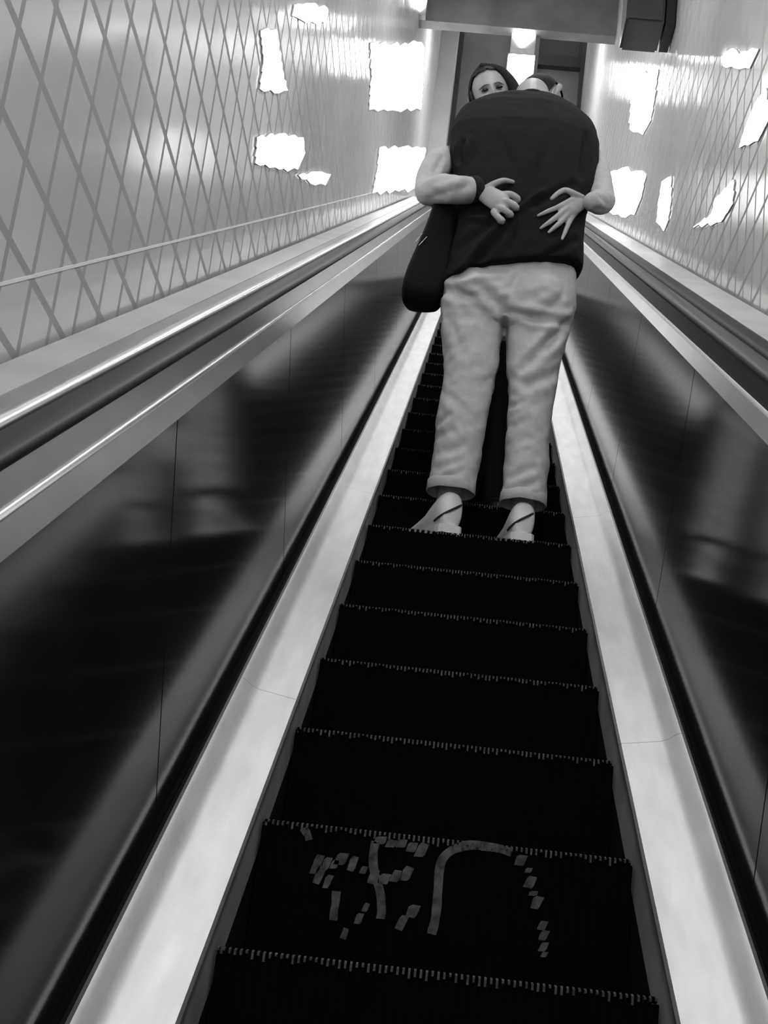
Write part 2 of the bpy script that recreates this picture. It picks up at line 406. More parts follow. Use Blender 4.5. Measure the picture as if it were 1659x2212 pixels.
# graffiti on the riser of step 1
YG = Y0 + RUN + .003
def stroke(bm, pts, wd, gap=0.0):
    C = catmull([at_y(x, y, YG) for x, y in pts], 8)
    half = wd / 2 * YG / F; L, Rr = [], []
    for i, p in enumerate(C):
        d = (C[min(i + 1, len(C) - 1)] - C[max(i - 1, 0)]).normalized(); n = Vector((-d.z, 0, d.x))
        k = 1 + .22 * noise.noise(p * 55); k2 = 1 + .22 * noise.noise(p * 55 + Vector((9, 0, 0)))
        L.append(p - n * half * k); Rr.append(p + n * half * k2)
    add_prism(bm, L + Rr[::-1], Vector((0, .004, 0)))
def blob(bm, x, y, w, h):
    w *= 1.05; h *= 1.1
    P = [at_y(x + w * a * random.uniform(.85, 1.1) + h * .42 * b, y - h * b * random.uniform(.85, 1.1), YG) for a, b in ((-.9, -.8), (.7, -1), (.95, -.6), (.9, .8), (-.6, 1), (-.95, .6))]
    add_prism(bm, P, Vector((0, .004, 0)))
GL = []
g = bmesh.new()
# first letter
stroke(g, [(652, 1800), (662, 1795), (668, 1815)], 16, .1)
for x, y, w, h in ((684, 1868, 11, 20), (690, 1890, 10, 18), (706, 1866, 9, 14), (738, 1856, 13, 13), (762, 1866, 9, 15), (708, 1905, 8, 14), (722, 1868, 8, 9)): blob(g, x, y, w, h)
stroke(g, [(727, 1925), (724, 1955), (720, 1988)], 17, .08)
stroke(g, [(748, 2005), (740, 2028)], 13)
GL.append(g); g = bmesh.new()
# second letter
stroke(g, [(812, 1818), (806, 1845), (808, 1880), (815, 1905), (824, 1945), (822, 1985)], 18, .22)
for x, y, w, h in ((822, 1815, 14, 8), (845, 1822, 12, 8), (868, 1822, 11, 9), (890, 1830, 11, 10), (910, 1836, 12, 15), (806, 1893, 10, 15), (830, 1898, 13, 11), (855, 1893, 11, 12), (878, 1888, 11, 15), (785, 1880, 8, 8), (868, 1992, 11, 16), (892, 1968, 13, 15), (775, 1985, 8, 12), (790, 1960, 7, 9)): blob(g, x, y, w, h)
GL.append(g); g = bmesh.new()
# the arch
stroke(g, [(932, 2018), (940, 1985), (944, 1940), (948, 1890), (955, 1858), (975, 1838), (1005, 1827), (1040, 1827), (1075, 1832), (1105, 1842)], 19, .04)
for x, y, w, h in ((1125, 1858, 13, 11), (1146, 1905, 12, 12), (1160, 1950, 12, 14), (1152, 1930, 9, 5), (1142, 1880, 7, 5), (1172, 2000, 10, 10), (1175, 2020, 9, 11), (1174, 2045, 9, 10), (1176, 2062, 7, 6)): blob(g, x, y, w, h)
GL.append(g)
for g, lab in zip(GL, ('left sprayed letter', 'middle sprayed letter', 'sprayed arch')):
    go = obj('graffiti', g, 'paint', steps[1]); go['label'] = lab

# ------------------------------------------------------------------ lamps
for i, t in enumerate((-1.0, 1.2, 3.4, 5.6, 7.8, 10.0)):
    where = ['behind the camera', 'over the bottom steps', 'before the couple', 'over the couple', 'just beyond the couple', 'before the soffit'][i]
    r = thing('ceiling_light', 'long tunnel ceiling lamp ' + where, 'lamp', inc(.055, t, PCEIL), 'tunnel ceiling lamps')
    bm = bmesh.new(); add_box(bm, inc(.055, t, PCEIL + .03), (.24, 1.3, .06), RX30); obj('housing', bm, 'housing', r)
    bm = bmesh.new(); add_box(bm, inc(.055, t, PCEIL + .07), (.19, 1.22, .03), RX30); obj('diffuser', bm, 'lamp', r)
c = inc(.055, 15.6, PCEIL)  # unseen lamp, added to lift the dark upper hall
r = thing('ceiling_light', 'broad unseen lamp behind the soffit, added to brighten the upper hall', 'lamp', c)
bm = bmesh.new(); add_box(bm, inc(.055, 15.6, PCEIL + .03), (1.3, .8, .06), RX30); obj('housing', bm, 'housing', r)
bm = bmesh.new(); add_box(bm, inc(.055, 15.6, PCEIL + .07), (1.2, .7, .03), RX30); obj('diffuser', bm, 'lamp', r)
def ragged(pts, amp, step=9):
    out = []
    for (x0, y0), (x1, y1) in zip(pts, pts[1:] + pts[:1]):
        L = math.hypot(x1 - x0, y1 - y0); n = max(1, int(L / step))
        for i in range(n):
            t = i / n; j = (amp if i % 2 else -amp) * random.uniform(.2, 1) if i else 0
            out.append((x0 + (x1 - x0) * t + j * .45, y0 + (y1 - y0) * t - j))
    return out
def bright_plate(side, pts, label, amp=5):  # thin emissive plate with a ragged outline, set on the wall
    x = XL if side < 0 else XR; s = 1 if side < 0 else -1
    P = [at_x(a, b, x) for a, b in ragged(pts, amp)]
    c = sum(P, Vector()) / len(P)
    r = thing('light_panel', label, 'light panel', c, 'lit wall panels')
    bm = bmesh.new(); add_prism(bm, [p + Vector((s * .001, 0, 0)) for p in P], Vector((s * .004, 0, 0))); obj('housing', bm, 'housing', r)  # backing of the plate
    bm = bmesh.new(); add_prism(bm, [c + (p - c) * .985 + Vector((s * .005, 0, 0)) for p in P], Vector((s * .003, 0, 0))); obj('diffuser', bm, 'wall_patch', r)  # emissive face of the plate
bright_plate(-1, [(798, 92), (845, 95), (900, 90), (915, 100), (914, 165), (908, 238), (855, 240), (795, 238), (800, 160)], 'large bright panel on the left wall beside the woman, upper one')
bright_plate(-1, [(818, 318), (870, 316), (918, 318), (914, 370), (903, 408), (860, 414), (802, 418), (812, 370)], 'large bright panel on the left wall by the sleeve, lower one')
bright_plate(-1, [(560, 66), (592, 62), (600, 110), (605, 150), (618, 196), (590, 202), (558, 192), (566, 130)], 'tall narrow bright panel on the left wall, upper row')
bright_plate(-1, [(552, 296), (600, 288), (652, 296), (656, 330), (640, 366), (600, 366), (548, 352)], 'broad bright panel on the left wall, lower row farther left')
bright_plate(-1, [(642, 378), (680, 370), (712, 376), (700, 400), (668, 396)], 'small bright strip on the left wall below the broad panel', 3)
bright_plate(-1, [(632, 10), (668, 6), (705, 18), (704, 48), (680, 52), (650, 44), (628, 34)], 'small glowing plate standing in for a ceiling-lamp reflection high on the left wall', 4)  # emissive plate added in place of a ceiling lamp reflected in the tiles
bright_plate(1, [(1382, 156), (1424, 150), (1416, 210), (1408, 260), (1390, 292), (1362, 280), (1362, 240), (1370, 190)], 'tall bright panel on the right wall beside the shoulder', 6)
bright_plate(1, [(1566, 116), (1586, 104), (1600, 118), (1630, 104), (1642, 106), (1622, 148), (1592, 148), (1564, 142)], 'small bright panel high on the right wall', 4)
bright_plate(1, [(1634, 225), (1658, 190), (1668, 250), (1640, 305), (1600, 320), (1612, 280)], 'bright panel on the right wall cut by the picture edge', 5)
bright_plate(1, [(1318, 372), (1345, 362), (1378, 368), (1398, 376), (1388, 425), (1372, 465), (1345, 470), (1318, 458), (1312, 400)], 'broad bright panel on the right wall behind the elbow', 5)
bright_plate(1, [(1432, 392), (1452, 380), (1452, 430), (1446, 475), (1436, 500), (1420, 480), (1426, 430)], 'narrow upright bright strip on the right wall', 4)
bright_plate(1, [(1548, 430), (1588, 388), (1586, 440), (1560, 480), (1500, 492), (1540, 462)], 'slanting bright panel on the right wall, lower row', 5)
# lamps of the hall
def pendant(name, label, x, y, w, h, yy, mount_up):
    a = at_y(x - w / 2, y, yy); b = at_y(x + w / 2, y, yy); c = at_y(x, y - h / 2, yy); d = at_y(x, y + h / 2, yy)
    W = b.x - a.x; H = c.z - d.z; cx, cz = (a.x + b.x) / 2, (c.z + d.z) / 2
    r = thing(name, label, 'lamp', (cx, yy, cz + H / 2))
    bm = bmesh.new(); add_box(bm, (cx, yy + .05, cz), (W * 1.06, .08, H * 1.04)); obj('housing', bm, 'housing', r)
    bm = bmesh.new()
    out = [(-.5, .45), (-.3, .5), (-.1, .45), (.1, .5), (.3, .46), (.5, .5), (.5, .1), (.38, -.15), (-.05, -.5), (-.42, -.12), (-.5, .1)]
    add_prism(bm, [Vector((cx + u * W, yy, cz + v * H)) for u, v in out], Vector((0, .012, 0))); obj('diffuser', bm, 'lamp', r)
    if mount_up:
        bm = bmesh.new(); add_box(bm, (cx, yy + .05, cz + H * .6), (.03, .03, H * .5)); obj('stem', bm, 'dark_post', r)
pendant('wall_lamp', 'bright lamp on the pier between the two heads', 1123, 158, 56, 82, YE - .22, False)
pendant('hanging_lamp', 'bright lamp hanging under the middle of the soffit', 1132, 74, 50, 56, YH + .06, True)
pendant('corner_lamp', 'bright lamp at the left end of the soffit', 903, 5, 36, 46, YH - .12, True)
# dark fixture at the left end of the soffit, dark box at the right end
c = at_y(884, 44, YH - .25)
r = thing('security_camera', 'small dark camera under the left end of the soffit', 'camera', (c.x, c.y, c.z + .07))
bm = bmesh.new(); add_box(bm, c, (.10, .2, .08)); bmesh.ops.bevel(bm, geom=bm.edges[:], offset=.012, segments=2, affect='EDGES'); obj('body', bm, 'dark_post', r)
bm = bmesh.new(); add_box(bm, c + Vector((-.035, .08, .06)), (.03, .03, .12)); add_box(bm, c + Vector((0, .17, .1)), (.03, .2, .03)); obj('bracket', bm, 'dark_post', r)
c = at_y(1393, 30, 7.4)
r = thing('sign_box', 'dark box hanging at the right end of the soffit', 'sign box', (c.x, c.y, c.z))
bm = bmesh.new(); add_box(bm, c + Vector((-.01, 0, .08)), (.21, .3, .46)); bmesh.ops.bevel(bm, geom=bm.edges[:], offset=.012, segments=2, affect='EDGES'); obj('body', bm, 'hall_dark', r)
bm = bmesh.new(); add_box(bm, c + Vector((.13, 0, .08)), (.05, .26, .46)); obj('side_plate', bm, 'trimdark', r)
bm = bmesh.new(); add_box(bm, c + Vector((.0, .0, .5)), (.03, .03, .5)); obj('hanger', bm, 'dark_post', r)

# ------------------------------------------------------------------ people
def ring_px(xl, xr, py, y, ry, e=2.3):
    """level ring seen with its sides at these picture columns, at depth y"""
    a = at_y(xl, py, y); b = at_y(xr, py, y); c = (a + b) / 2
    mid = at_y((xl + xr) / 2, py, y)
    return (mid, Vector(((b.x - a.x) / 2, 0, 0)), Vector((0, ry, 0)), e)
def head_shape(bm, c, R, s=1.0, face=True, jaw=1.0, only=None, grow=0.0, ear=1.0):
    """R columns: right, front, up"""
    nu, nv = 56, 40; rows = []
    def g(u, v, a, b, ru, rv): return math.exp(-((u - a) / ru) ** 2 - ((v - b) / rv) ** 2)
    def point(v):
        x, y, z = v
        w = 1.0
        if z < 0.1: w -= .36 * jaw * ((.1 - z) / 1.1) ** 1.3
        px, py, pz = .076 * x * w, .096 * y, .115 * z
        if y > 0: py *= (1 - .12 * (1 - abs(z))) ; 
        if y < 0 and z < -.2: py *= 1 - .45 * (-z - .2)
        if y > 0:
            f = 0.0
            f += .026 * g(x, z, 0, -.22, .13, .17) + .012 * g(x, z, 0, -.02, .09, .2)      # nose
            f -= .014 * (g(x, z, .36, .02, .2, .13) + g(x, z, -.36, .02, .2, .13))         # sockets
            f += .006 * (g(x, z, .36, .19, .26, .07) + g(x, z, -.36, .19, .26, .07))       # brows
            f += .006 * (g(x, z, .5, -.25, .22, .2) + g(x, z, -.5, -.25, .22, .2))         # cheeks
            f += .008 * g(x, z, 0, -.50, .22, .05) + .007 * g(x, z, 0, -.6, .2, .05)       # lips
            f -= .004 * g(x, z, 0, -.55, .22, .025)
            f += .010 * g(x, z, 0, -.85, .25, .14)                                         # chin
            py += f
        q = Vector((px, py, pz)) * s
        if grow: q += Vector((x, y, z)).normalized() * grow
        return c + R @ q
    vs = {}
    for j in range(nv + 1):
        th = math.pi * j / nv
        for i in range(nu):
            ph = 2 * math.pi * i / nu; v = (math.sin(th) * math.cos(ph), math.sin(th) * math.sin(ph), math.cos(th))
            if j in (0, nv): v = (0, 0, 1 if j == 0 else -1)
            if j in (0, nv) and i: vs[j, i] = vs[j, 0]; continue
            vs[j, i] = bm.verts.new(point(v)); vs[j, i, 'v'] = v
    for j in range(nv):
        for i in range(nu):
            q = [vs[j, i], vs[j + 1, i], vs[j + 1, (i + 1) % nu], vs[j, (i + 1) % nu]]; u = []
            for t in q:
                if t not in u: u.append(t)
            if len(u) < 3: continue
            if only:
                th = math.pi * (j + .5) / nv; ph = 2 * math.pi * (i + .5) / nu
                if not only(math.sin(th) * math.cos(ph), math.sin(th) * math.sin(ph), math.cos(th)): continue
            bm.faces.new(u)
    if only:
        loose = [v for v in bm.verts if not v.link_faces]
        for v in loose: bm.verts.remove(v)
    if face and not only:
        for sx in (-1, 1):   # ears
            e0 = c + R @ (Vector((sx * .074 * ear, -.008, -.004)) * s)
            smooth_chain(bm, [e0 + R @ (Vector((sx * .002, .006, -.032)) * s), e0 + R @ (Vector((sx * .012, -.004, -.012)) * s), e0 + R @ (Vector((sx * .018, -.012, .014)) * s), e0 + R @ (Vector((sx * .008, .004, .032)) * s)], [.007 * s, .010 * s, .013 * s, .008 * s], n=10)
def basis(front, up):
    f = Vector(front).normalized(); u = Vector(up); r = f.cross(u).normalized(); u = r.cross(f)
    return Matrix((r, f, u)).transposed()
def simple_hand(bm, w, d, nrm, side, s=1.0):
    """relaxed open hand: wrist, pointing direction, back-of-hand normal, thumb side vector"""
    d = Vector(d).normalized(); nrm = Vector(nrm).normalized(); sd = Vector(side).normalized()
    smooth_chain(bm, [w, w + d * .045 * s, w + d * .085 * s], [.026 * s, .036 * s, .034 * s], flat=.42, up=nrm)
    for off, ln in ((.028, .072), (.010, .08), (-.010, .074), (-.028, .058)):
        a = w + d * .085 * s + sd * off * s
        smooth_chain(bm, [a, a + d * ln * .4 * s - nrm * .004, a + d * ln * .75 * s - nrm * .016 * s, a + d * ln * .95 * s - nrm * .03 * s], [.0095 * s, .009 * s, .008 * s, .0065 * s], n=10)
    a = w + d * .03 * s + sd * .028 * s
    smooth_chain(bm, [a, a + d * .03 * s + sd * .024 * s, a + d * .06 * s + sd * .03 * s - nrm * .006], [.013 * s, .011 * s, .008 * s], n=10)

# --- the man
YF = Y0 + 6 * RUN; ZF = Z0 + 6 * RISE          # nosing of the step he stands on
YM = YF + .10                                   # plane of his ankles
legL = [(952, 1090, 655, .0, .105), (951, 1087, 715, .0, .10), (958, 1078, 780, .0, .094), (958, 1068, 830, .0, .09), (948, 1057, 875, .0, .088), (940, 1050, 925, .0, .086), (936, 1040, 985, .0, .082), (929, 1030, 1035, -.01, .08), (922, 1026, 1058, -.012, .078)]
legR = [(1092, 1242, 672, .0, .105), (1092, 1228, 722, .0, .10), (1092, 1212, 780, .0, .095), (1096, 1204, 830, .0, .091), (1098, 1196, 875, .0, .088), (1094, 1189, 930, .0, .085), (1090, 1186, 990, .0, .082), (1086, 1182, 1050, -.01, .079), (1080, 1180, 1084, -.012, .078)]
pelvis = [(1000, 1180, 712, .0, .10), (966, 1232, 690, -.004, .118), (955, 1244, 655, -.01, .126), (955, 1246, 625, -.01, .128), (962, 1246, 590, .0, .122), (972, 1244, 550, .01, .115), (980, 1240, 520, .015, .11)]
swe = [(951, 1256, 606, .006, .172, 2.5), (964, 1260, 568, .012, .172, 2.4), (975, 1263, 510, .03, .168), (981, 1268, 450, .055, .16), (976, 1282, 395, .09, .165), (970, 1293, 345, .13, .168), (970, 1296, 305, .17, .168, 2.3), (978, 1290, 280, .21, .155, 2.2), (992, 1278, 254, .25, .140, 2.1), (1022, 1254, 234, .29, .115, 2.0), (1070, 1222, 219, .32, .08, 2.0), (1105, 1190, 213, .335, .05, 2.0)]
def Y(dy): return YM + dy
head_c = at_y(1168, 217, Y(.43))
HR = basis((.55, .62, -.62), (.25, .55, .8))
neck0 = at_y(1148, 232, Y(.30)); neck1 = at_y(1150, 205, Y(.36))
shL = at_y(1020, 300, Y(.26)); shR = at_y(1244, 292, Y(.26))
elL = shL + Vector((-.01, .30, -.10)); elR = shR + Vector((.01, .30, -.08))
wrL = elL + Vector((.22, .12, .03)); wrR = elR + Vector((-.22, .10, -.06))
body = bmesh.new()
head_shape(body, head_c, HR, 1.0)
smooth_chain(body, [neck0, neck1, head_c + HR @ Vector((0, -.03, -.05))], [.07, .066, .058], n=18)
add_loft(body, [ring_px(*(lambda q: (q[0] + 22, q[1] - 22, q[2], Y(q[3]), q[4] - .035))(q)) for q in pelvis[1:-1]] + [ring_px(q[0] + 26, q[1] - 26, q[2], Y(q[3]), q[4] - .045) for q in swe[2:]])
for sh, el, wr in ((shL, elL, wrL), (shR, elR, wrR)): smooth_chain(body, [sh, (sh + el) / 2, el, (el + wr) / 2, wr], [.05, .046, .038, .036, .026])
simple_hand(body, wrL, (1, .1, -.1), (0, 1, 0), (0, 0, 1)); simple_hand(body, wrR, (-1, .1, .05), (0, 1, 0), (0, 0, 1))
ank = {}
for nm, leg, hx, hy in (('l', legL, 962, 1096), ('r', legR, 1129, 1118)):
    c = [ring_px(q[0], q[1], q[2], Y(q[3]), .1)[0] for q in leg]
    a = at_y(hx, hy, Y(0)); ank[nm] = Vector((a.x, Y(-.0), ZF + .085))
    smooth_chain(body, [c[0], c[2], c[4], c[6], ank[nm], ank[nm] - Vector((0, 0, .04))], [.078, .065, .055, .05, .036, .036])
    dirx = -.55 if nm == 'l' else -.12
    d = Vector((dirx, 1, 0)).normalized()
    smooth_chain(body, [ank[nm] - Vector((0, 0, .05)) - d * .025, ank[nm] - Vector((0, 0, .05)) + d * .06, ank[nm] - Vector((0, 0, .062)) + d * .14], [.032, .034, .022])
body = fuse(body, .005, 2)
man = obj('person', body, 'skin', None, True)
tag(man, 'man seen from behind in dark sweater, pale trousers and white shoes, hugging a woman', 'person')
# sweater
bm = bmesh.new(); SR = [ring_px(q[0], q[1], q[2], Y(q[3]), q[4], q[5] if len(q) > 5 else 2.3) for q in swe]
for i, tz in ((0, .058), (1, .034), (2, .010)): SR[i] = (SR[i][0], SR[i][1] + Vector((0, 0, tz)), SR[i][2], SR[i][3])
add_loft(bm, SR, 40)
for sh, el, wr in ((shL, elL, wrL), (shR, elR, wrR)): smooth_chain(bm, [sh, (sh + el) / 2, el, (el + wr) / 2, wr], [.085, .075, .062, .055, .045])
smooth_chain(bm, [neck0 + Vector((0, 0, -.05)), neck0 + Vector((0, .01, -.012))], [.085, .078], n=20)
bm = fuse(bm, .007, 7)
swe_folds = [(1121, 451, 1172, 416, 7, -.010), (1080, 486, 990, 586, 10, -.009), (1060, 480, 985, 540, 9, .007), (1015, 585, 1085, 500, 9, .006), (991, 346, 1001, 306, 7, .012), (1006, 345, 1014, 300, 7, -.008),
             (1150, 400, 1190, 300, 12, .006), (1130, 470, 1105, 540, 10, .006), (1255, 380, 1270, 290, 9, .010), (1240, 520, 1180, 555, 9, .008), (1045, 470, 1010, 470, 7, -.009), (1235, 400, 1160, 440, 9, .008), (1120, 380, 1080, 300, 14, .005)]
crease(bm, swe_folds, 1.5, .005, 8)
sweater_bvh = BVHTree.FromBMesh(bm)
# keep it open at the hem: rib band
sw = obj('sweater', bm, 'knit', man, True)
# trousers
bm = bmesh.new(); add_loft(bm, [ring_px(q[0], q[1], q[2], Y(q[3]), q[4]) for q in pelvis], 40)
for leg in (legL, legR): add_loft(bm, [ring_px(q[0], q[1], q[2], Y(q[3]), q[4], 2.3) for q in leg], 32)
# seat
for px, py in ((1030, 628), (1168, 640)):
    c = at_y(px, py, Y(-.055)); smooth_chain(bm, [c + Vector((0, .02, .04)), c, c + Vector((0, .02, -.04))], [.075, .085, .07])
bm = fuse(bm, .006, 3)
tro = [(1043, 622, 1091, 672, 9, .016), (1091, 660, 1088, 720, 7, .018), (974, 631, 1022, 644, 8, .012), (1010, 655, 1052, 640, 6, -.007), (1112, 676, 1163, 688, 7, .014), (1160, 688, 1228, 698, 7, .016),
       (1228, 700, 1181, 743, 8, .018), (1184, 740, 1136, 790, 8, .016), (965, 672, 994, 748, 9, .008), (1103, 618, 1116, 594, 5, .008), (1043, 828, 1068, 814, 9, .009), (1113, 812, 1140, 832, 9, .010), (1150, 826, 1200, 806, 9, .012),
       (945, 915, 968, 898, 5, .008), (945, 945, 975, 930, 5, .007), (955, 978, 995, 962, 6, .008), (950, 1010, 985, 998, 6, .007), (965, 1035, 992, 1020, 6, .008), (1110, 1030, 1150, 1010, 6, .007), (1105, 1062, 1160, 1040, 6, .008), (1115, 918, 1140, 906, 6, .006),
       (960, 612, 1060, 598, 6, -.008), (985, 600, 1040, 585, 5, .006), (1120, 655, 1175, 630, 8, .005), (1190, 660, 1215, 640, 7, .006), (960, 850, 1000, 880, 8, .006), (1095, 880, 1125, 872, 5, .008), (1000, 690, 1030, 685, 7, .005), (1100, 960, 1140, 948, 6, .005)]
tro = [(x0 - (x1 - x0) * .15, y0 - (y1 - y0) * .15, x1 + (x1 - x0) * .15, y1 + (y1 - y0) * .15, w * 1.35, d * (.85 if abs(d) > .011 else .6)) for x0, y0, x1, y1, w, d in tro]
crease(bm, tro, 1.0, .005, 15)
hemc = [ring_px(q[0], q[1], q[2], Y(q[3]), q[4])[0] for q in (legL[-1], legR[-1])]
bm.normal_update()     # open trouser ends
bmesh.ops.delete(bm, geom=[f for f in bm.faces if f.normal.z < -.35 and any((f.calc_center_median() - h).length < .10 and f.calc_center_median().z < h.z + .02 for h in hemc)], context='FACES')
trs = obj('trousers', bm, 'chino', man, True)
for leg in (legL, legR):   # turned hems
    q = leg[-1]; c, ax, ay, e = ring_px(q[0], q[1], q[2], Y(q[3]), q[4])
    bm = bmesh.new(); dz = Vector((0, 0, 1))
    add_loft(bm, [(c - dz * .012, ax * 1.0, ay * 1.0, 2.2), (c - dz * .008, ax * 1.035, ay * 1.035, 2.2), (c + dz * .022, ax * 1.02, ay * 1.02, 2.2), (c + dz * .030, ax * .96, ay * .96, 2.2)], 32)
    bm.faces.ensure_lookup_table(); bmesh.ops.delete(bm, geom=[f for f in bm.faces if len(f.verts) > 4], context='FACES_ONLY')
    for v in bm.verts: v.co += Vector((0, 0, .004 * noise.noise(v.co * 22)))
    obj('hem', bm, 'chino', trs, True, 60)
# shoes
def shoe(parent, heel, d, s=1.0, m='shoe', ms='sole', stripe=True, tall=1.0):
    d = Vector(d).normalized(); sx = d.cross(Vector((0, 0, 1))); u = Vector((0, 0, 1))
    prof = [(-.004, .026, .002, .085), (.008, .036, .0, .098), (.03, .040, 0, .104), (.07, .041, 0, .098), (.11, .043, 0, .082), (.16, .048, 0, .066), (.21, .049, 0, .056), (.25, .042, 0, .048), (.275, .028, 0, .038), (.283, .012, 0, .03)]
    bm = bmesh.new(); rings = []
    for f, w, lo, hi in prof:
        lo2, hi2 = .02 * s, (hi + (tall - 1) * .1 * max(0, 1 - f / .12)) * s
        rings.append((heel + d * f * s + u * (lo2 + hi2) / 2, sx * w * s, u * (hi2 - lo2) / 2, 2.6))
    add_loft(bm, rings, 24); up = obj('shoe', bm, m, parent, True, 70)
    bm = bmesh.new(); outl = []
    for f, w, lo, hi in prof: outl.append(heel + d * (f - .004) * s + sx * (w + .0015) * s)
    for f, w, lo, hi in reversed(prof): outl.append(heel + d * (f - .004) * s - sx * (w + .0015) * s)
    add_prism(bm, outl, u * .026 * s); obj('sole', bm, ms, up)
    if stripe:
        bm = bmesh.new()
        pts = []
        for k in range(9):
            t = k / 8; f = .075 - .085 * t + .02 * (t > .8); 
            ang = math.pi * (.08 + .62 * t)
            pts.append(heel + d * (.035 - .0445 * math.sin(ang)) * s - sx * .0445 * math.cos(ang) * s + u * (.036 + .058 * t) * s)
        add_chain(bm, pts, [.004] * 9, n=8); obj('stripe', bm, 'trimdark', up)
    return up
hl = at_y(968, 1140, YF + .04); hr = at_y(1128, 1164, YF + .04)
shoe(man, Vector((hl.x + .008, YF + .03, ZF + .001)), (-.46, 1, 0), 1.12, tall=1.35)
shoe(man, Vector((hr.x, YF + .03, ZF + .001)), (-.18, 1, 0), 1.05, tall=1.35)
# hair of the man
bm = bmesh.new()
def man_hair(x, y, z):
    if y > .55 and z < .55: return False
    if z < -.45 + .25 * max(0, y): return False
    if y > .2 and z < .1: return False
    if abs(x) > .85 and -.4 < z < .35 and -.35 < y < .3: return False
    return True
head_shape(bm, head_c, HR, 1.0, only=man_hair, grow=.008)
bmesh.ops.solidify(bm, geom=bm.faces[:], thickness=-.007) if False else None
obj('hair', bm, 'hair_brown', man, True)
# collar band
bm = bmesh.new(); ax = (neck1 - neck0).normalized(); cc = neck0.lerp(neck1, -.12)
s1 = ax.orthogonal().normalized(); s2 = ax.cross(s1)
add_loft(bm, [(cc - ax * .014, s1 * .075, s2 * .075), (cc - ax * .004, s1 * .081, s2 * .081), (cc + ax * .012, s1 * .078, s2 * .078), (cc + ax * .016, s1 * .071, s2 * .071)], 28)
obj('collar', bm, 'knit', sw, True)

# --- the woman
def on_back(px, py, off):
    r = ray(px, py).normalized(); h = sweater_bvh.ray_cast(Vector((0, 0, 0)), r)
    if h[0] is None: return at_y(px, py, Y(-.08)) - r * off
    return h[0] - r * off
YW = YF + RUN + .10; ZW = ZF + RISE
wc = at_y(1060, 207, Y(.50))
WR = basis((.06, -1, -.24), (-.34, -.05, 1))
fem = bmesh.new()
head_shape(fem, wc, WR, .98, jaw=1.1, ear=.84)
wn0 = wc + Vector((.04, .07, -.20)); wsL = wn0 + Vector((-.10, .02, -.06)); wsR = wn0 + Vector((.24, .02, -.08))
smooth_chain(fem, [wn0, wc + Vector((-.005, .035, -.10)), wc + WR @ Vector((0, -.02, -.04))], [.055, .05, .05], n=18)
tx = (wsL.x + wsR.x) / 2
def wring(z, hw, ry, y): return (Vector((tx, y, z)), Vector((hw, 0, 0)), Vector((0, ry, 0)), 2.3)
hipz = ZW + .86
add_loft(fem, [wring(hipz - .06, .13, .09, YW + .16), wring(hipz + .06, .14, .095, YW + .16), wring(hipz + .25, .11, .085, YW + .17), wring(wn0.z - .15, .14, .09, wn0.y), wring(wn0.z - .05, .13, .07, wn0.y), wring(wn0.z, .07, .05, wn0.y)])
# arms round his back
armL = [wsL, at_y(950, 352, Y(.14)), at_y(924, 412, Y(.03)), at_y(975, 411, Y(-.11)), on_back(1030, 411, .022)]
armR = [wsR, at_y(1272, 340, Y(.24)), at_y(1300, 425, Y(.05)), on_back(1276, 434, .02)]
smooth_chain(fem, armL, [.045, .04, .034, .032, .023]); smooth_chain(fem, armR, [.045, .04, .034, .023])
for sx in (-.075, .085):
    hipx = Vector((tx + sx, YW + .15, hipz)); kn = Vector((tx + sx * .9, YW + .12, ZW + .46)); an = Vector((tx + sx * .9, YW + .12, ZW + .07))
    smooth_chain(fem, [hipx, hipx.lerp(kn, .5), kn, kn.lerp(an, .45), an, an + Vector((0, -.05, -.03)), an + Vector((0, -.12, -.045))], [.085, .07, .05, .046, .032, .03, .022])
# her right hand grips the sweater
W0 = on_back(1036, 412, .024)
smooth_chain(fem, [W0, on_back(1052, 420, .028), on_back(1072, 432, .03), on_back(1082, 440, .028)], [.026, .036, .040, .038], flat=.5, up=(0, -1, 0))
smooth_chain(fem, [on_back(1050, 408, .026), on_back(1068, 397, .03), on_back(1088, 390, .024), on_back(1108, 393, .012)], [.014, .012, .0105, .008], n=10)
for fg in ([(1085, 420, .032), (1103, 420, .036), (1119, 430, .026), (1112, 437, .010)],
           [(1083, 435, .034), (1100, 437, .040), (1116, 448, .030), (1108, 452, .010)],
           [(1076, 448, .034), (1090, 454, .040), (1104, 464, .028), (1096, 466, .010)],
           [(1066, 458, .030), (1075, 468, .034), (1086, 478, .022), (1079, 478, .008)]):
    smooth_chain(fem, [on_back(*q) for q in fg], [.012, .0125, .0115, .009], n=10)
# her left hand lies spread on his back
W1 = on_back(1268, 433, .022)
smooth_chain(fem, [W1, on_back(1252, 437, .020), on_back(1236, 446, .017), on_back(1228, 452, .015)], [.023, .031, .034, .030], flat=.42, up=(0, -1, 0))
for fg, rr in (([(1258, 428, .018), (1238, 418, .016), (1221, 411, .014), (1205, 418, .012), (1191, 430, .008)], [.013, .0125, .011, .010, .0075]),
               ([(1236, 432, .016), (1220, 440, .015), (1202, 449, .013), (1182, 457, .011), (1162, 466, .008)], [.011, .0105, .0095, .0085, .0055]),
               ([(1232, 444, .016), (1215, 458, .016), (1200, 470, .014), (1184, 482, .012), (1168, 493, .008)], [.011, .0105, .0098, .0088, .0055]),
               ([(1236, 452, .016), (1224, 466, .016), (1211, 480, .014), (1198, 491, .012), (1185, 502, .008)], [.011, .0102, .0095, .0085, .0055]),
               ([(1246, 456, .016), (1234, 472, .014), (1226, 488, .013), (1220, 503, .011), (1214, 517, .008)], [.010, .0095, .009, .008, .0055])):
    smooth_chain(fem, [on_back(*q) for q in fg], rr, n=10)
fem = fuse(fem, .0035, 2)
woman = obj('person', fem, 'skin_pale', None, True)
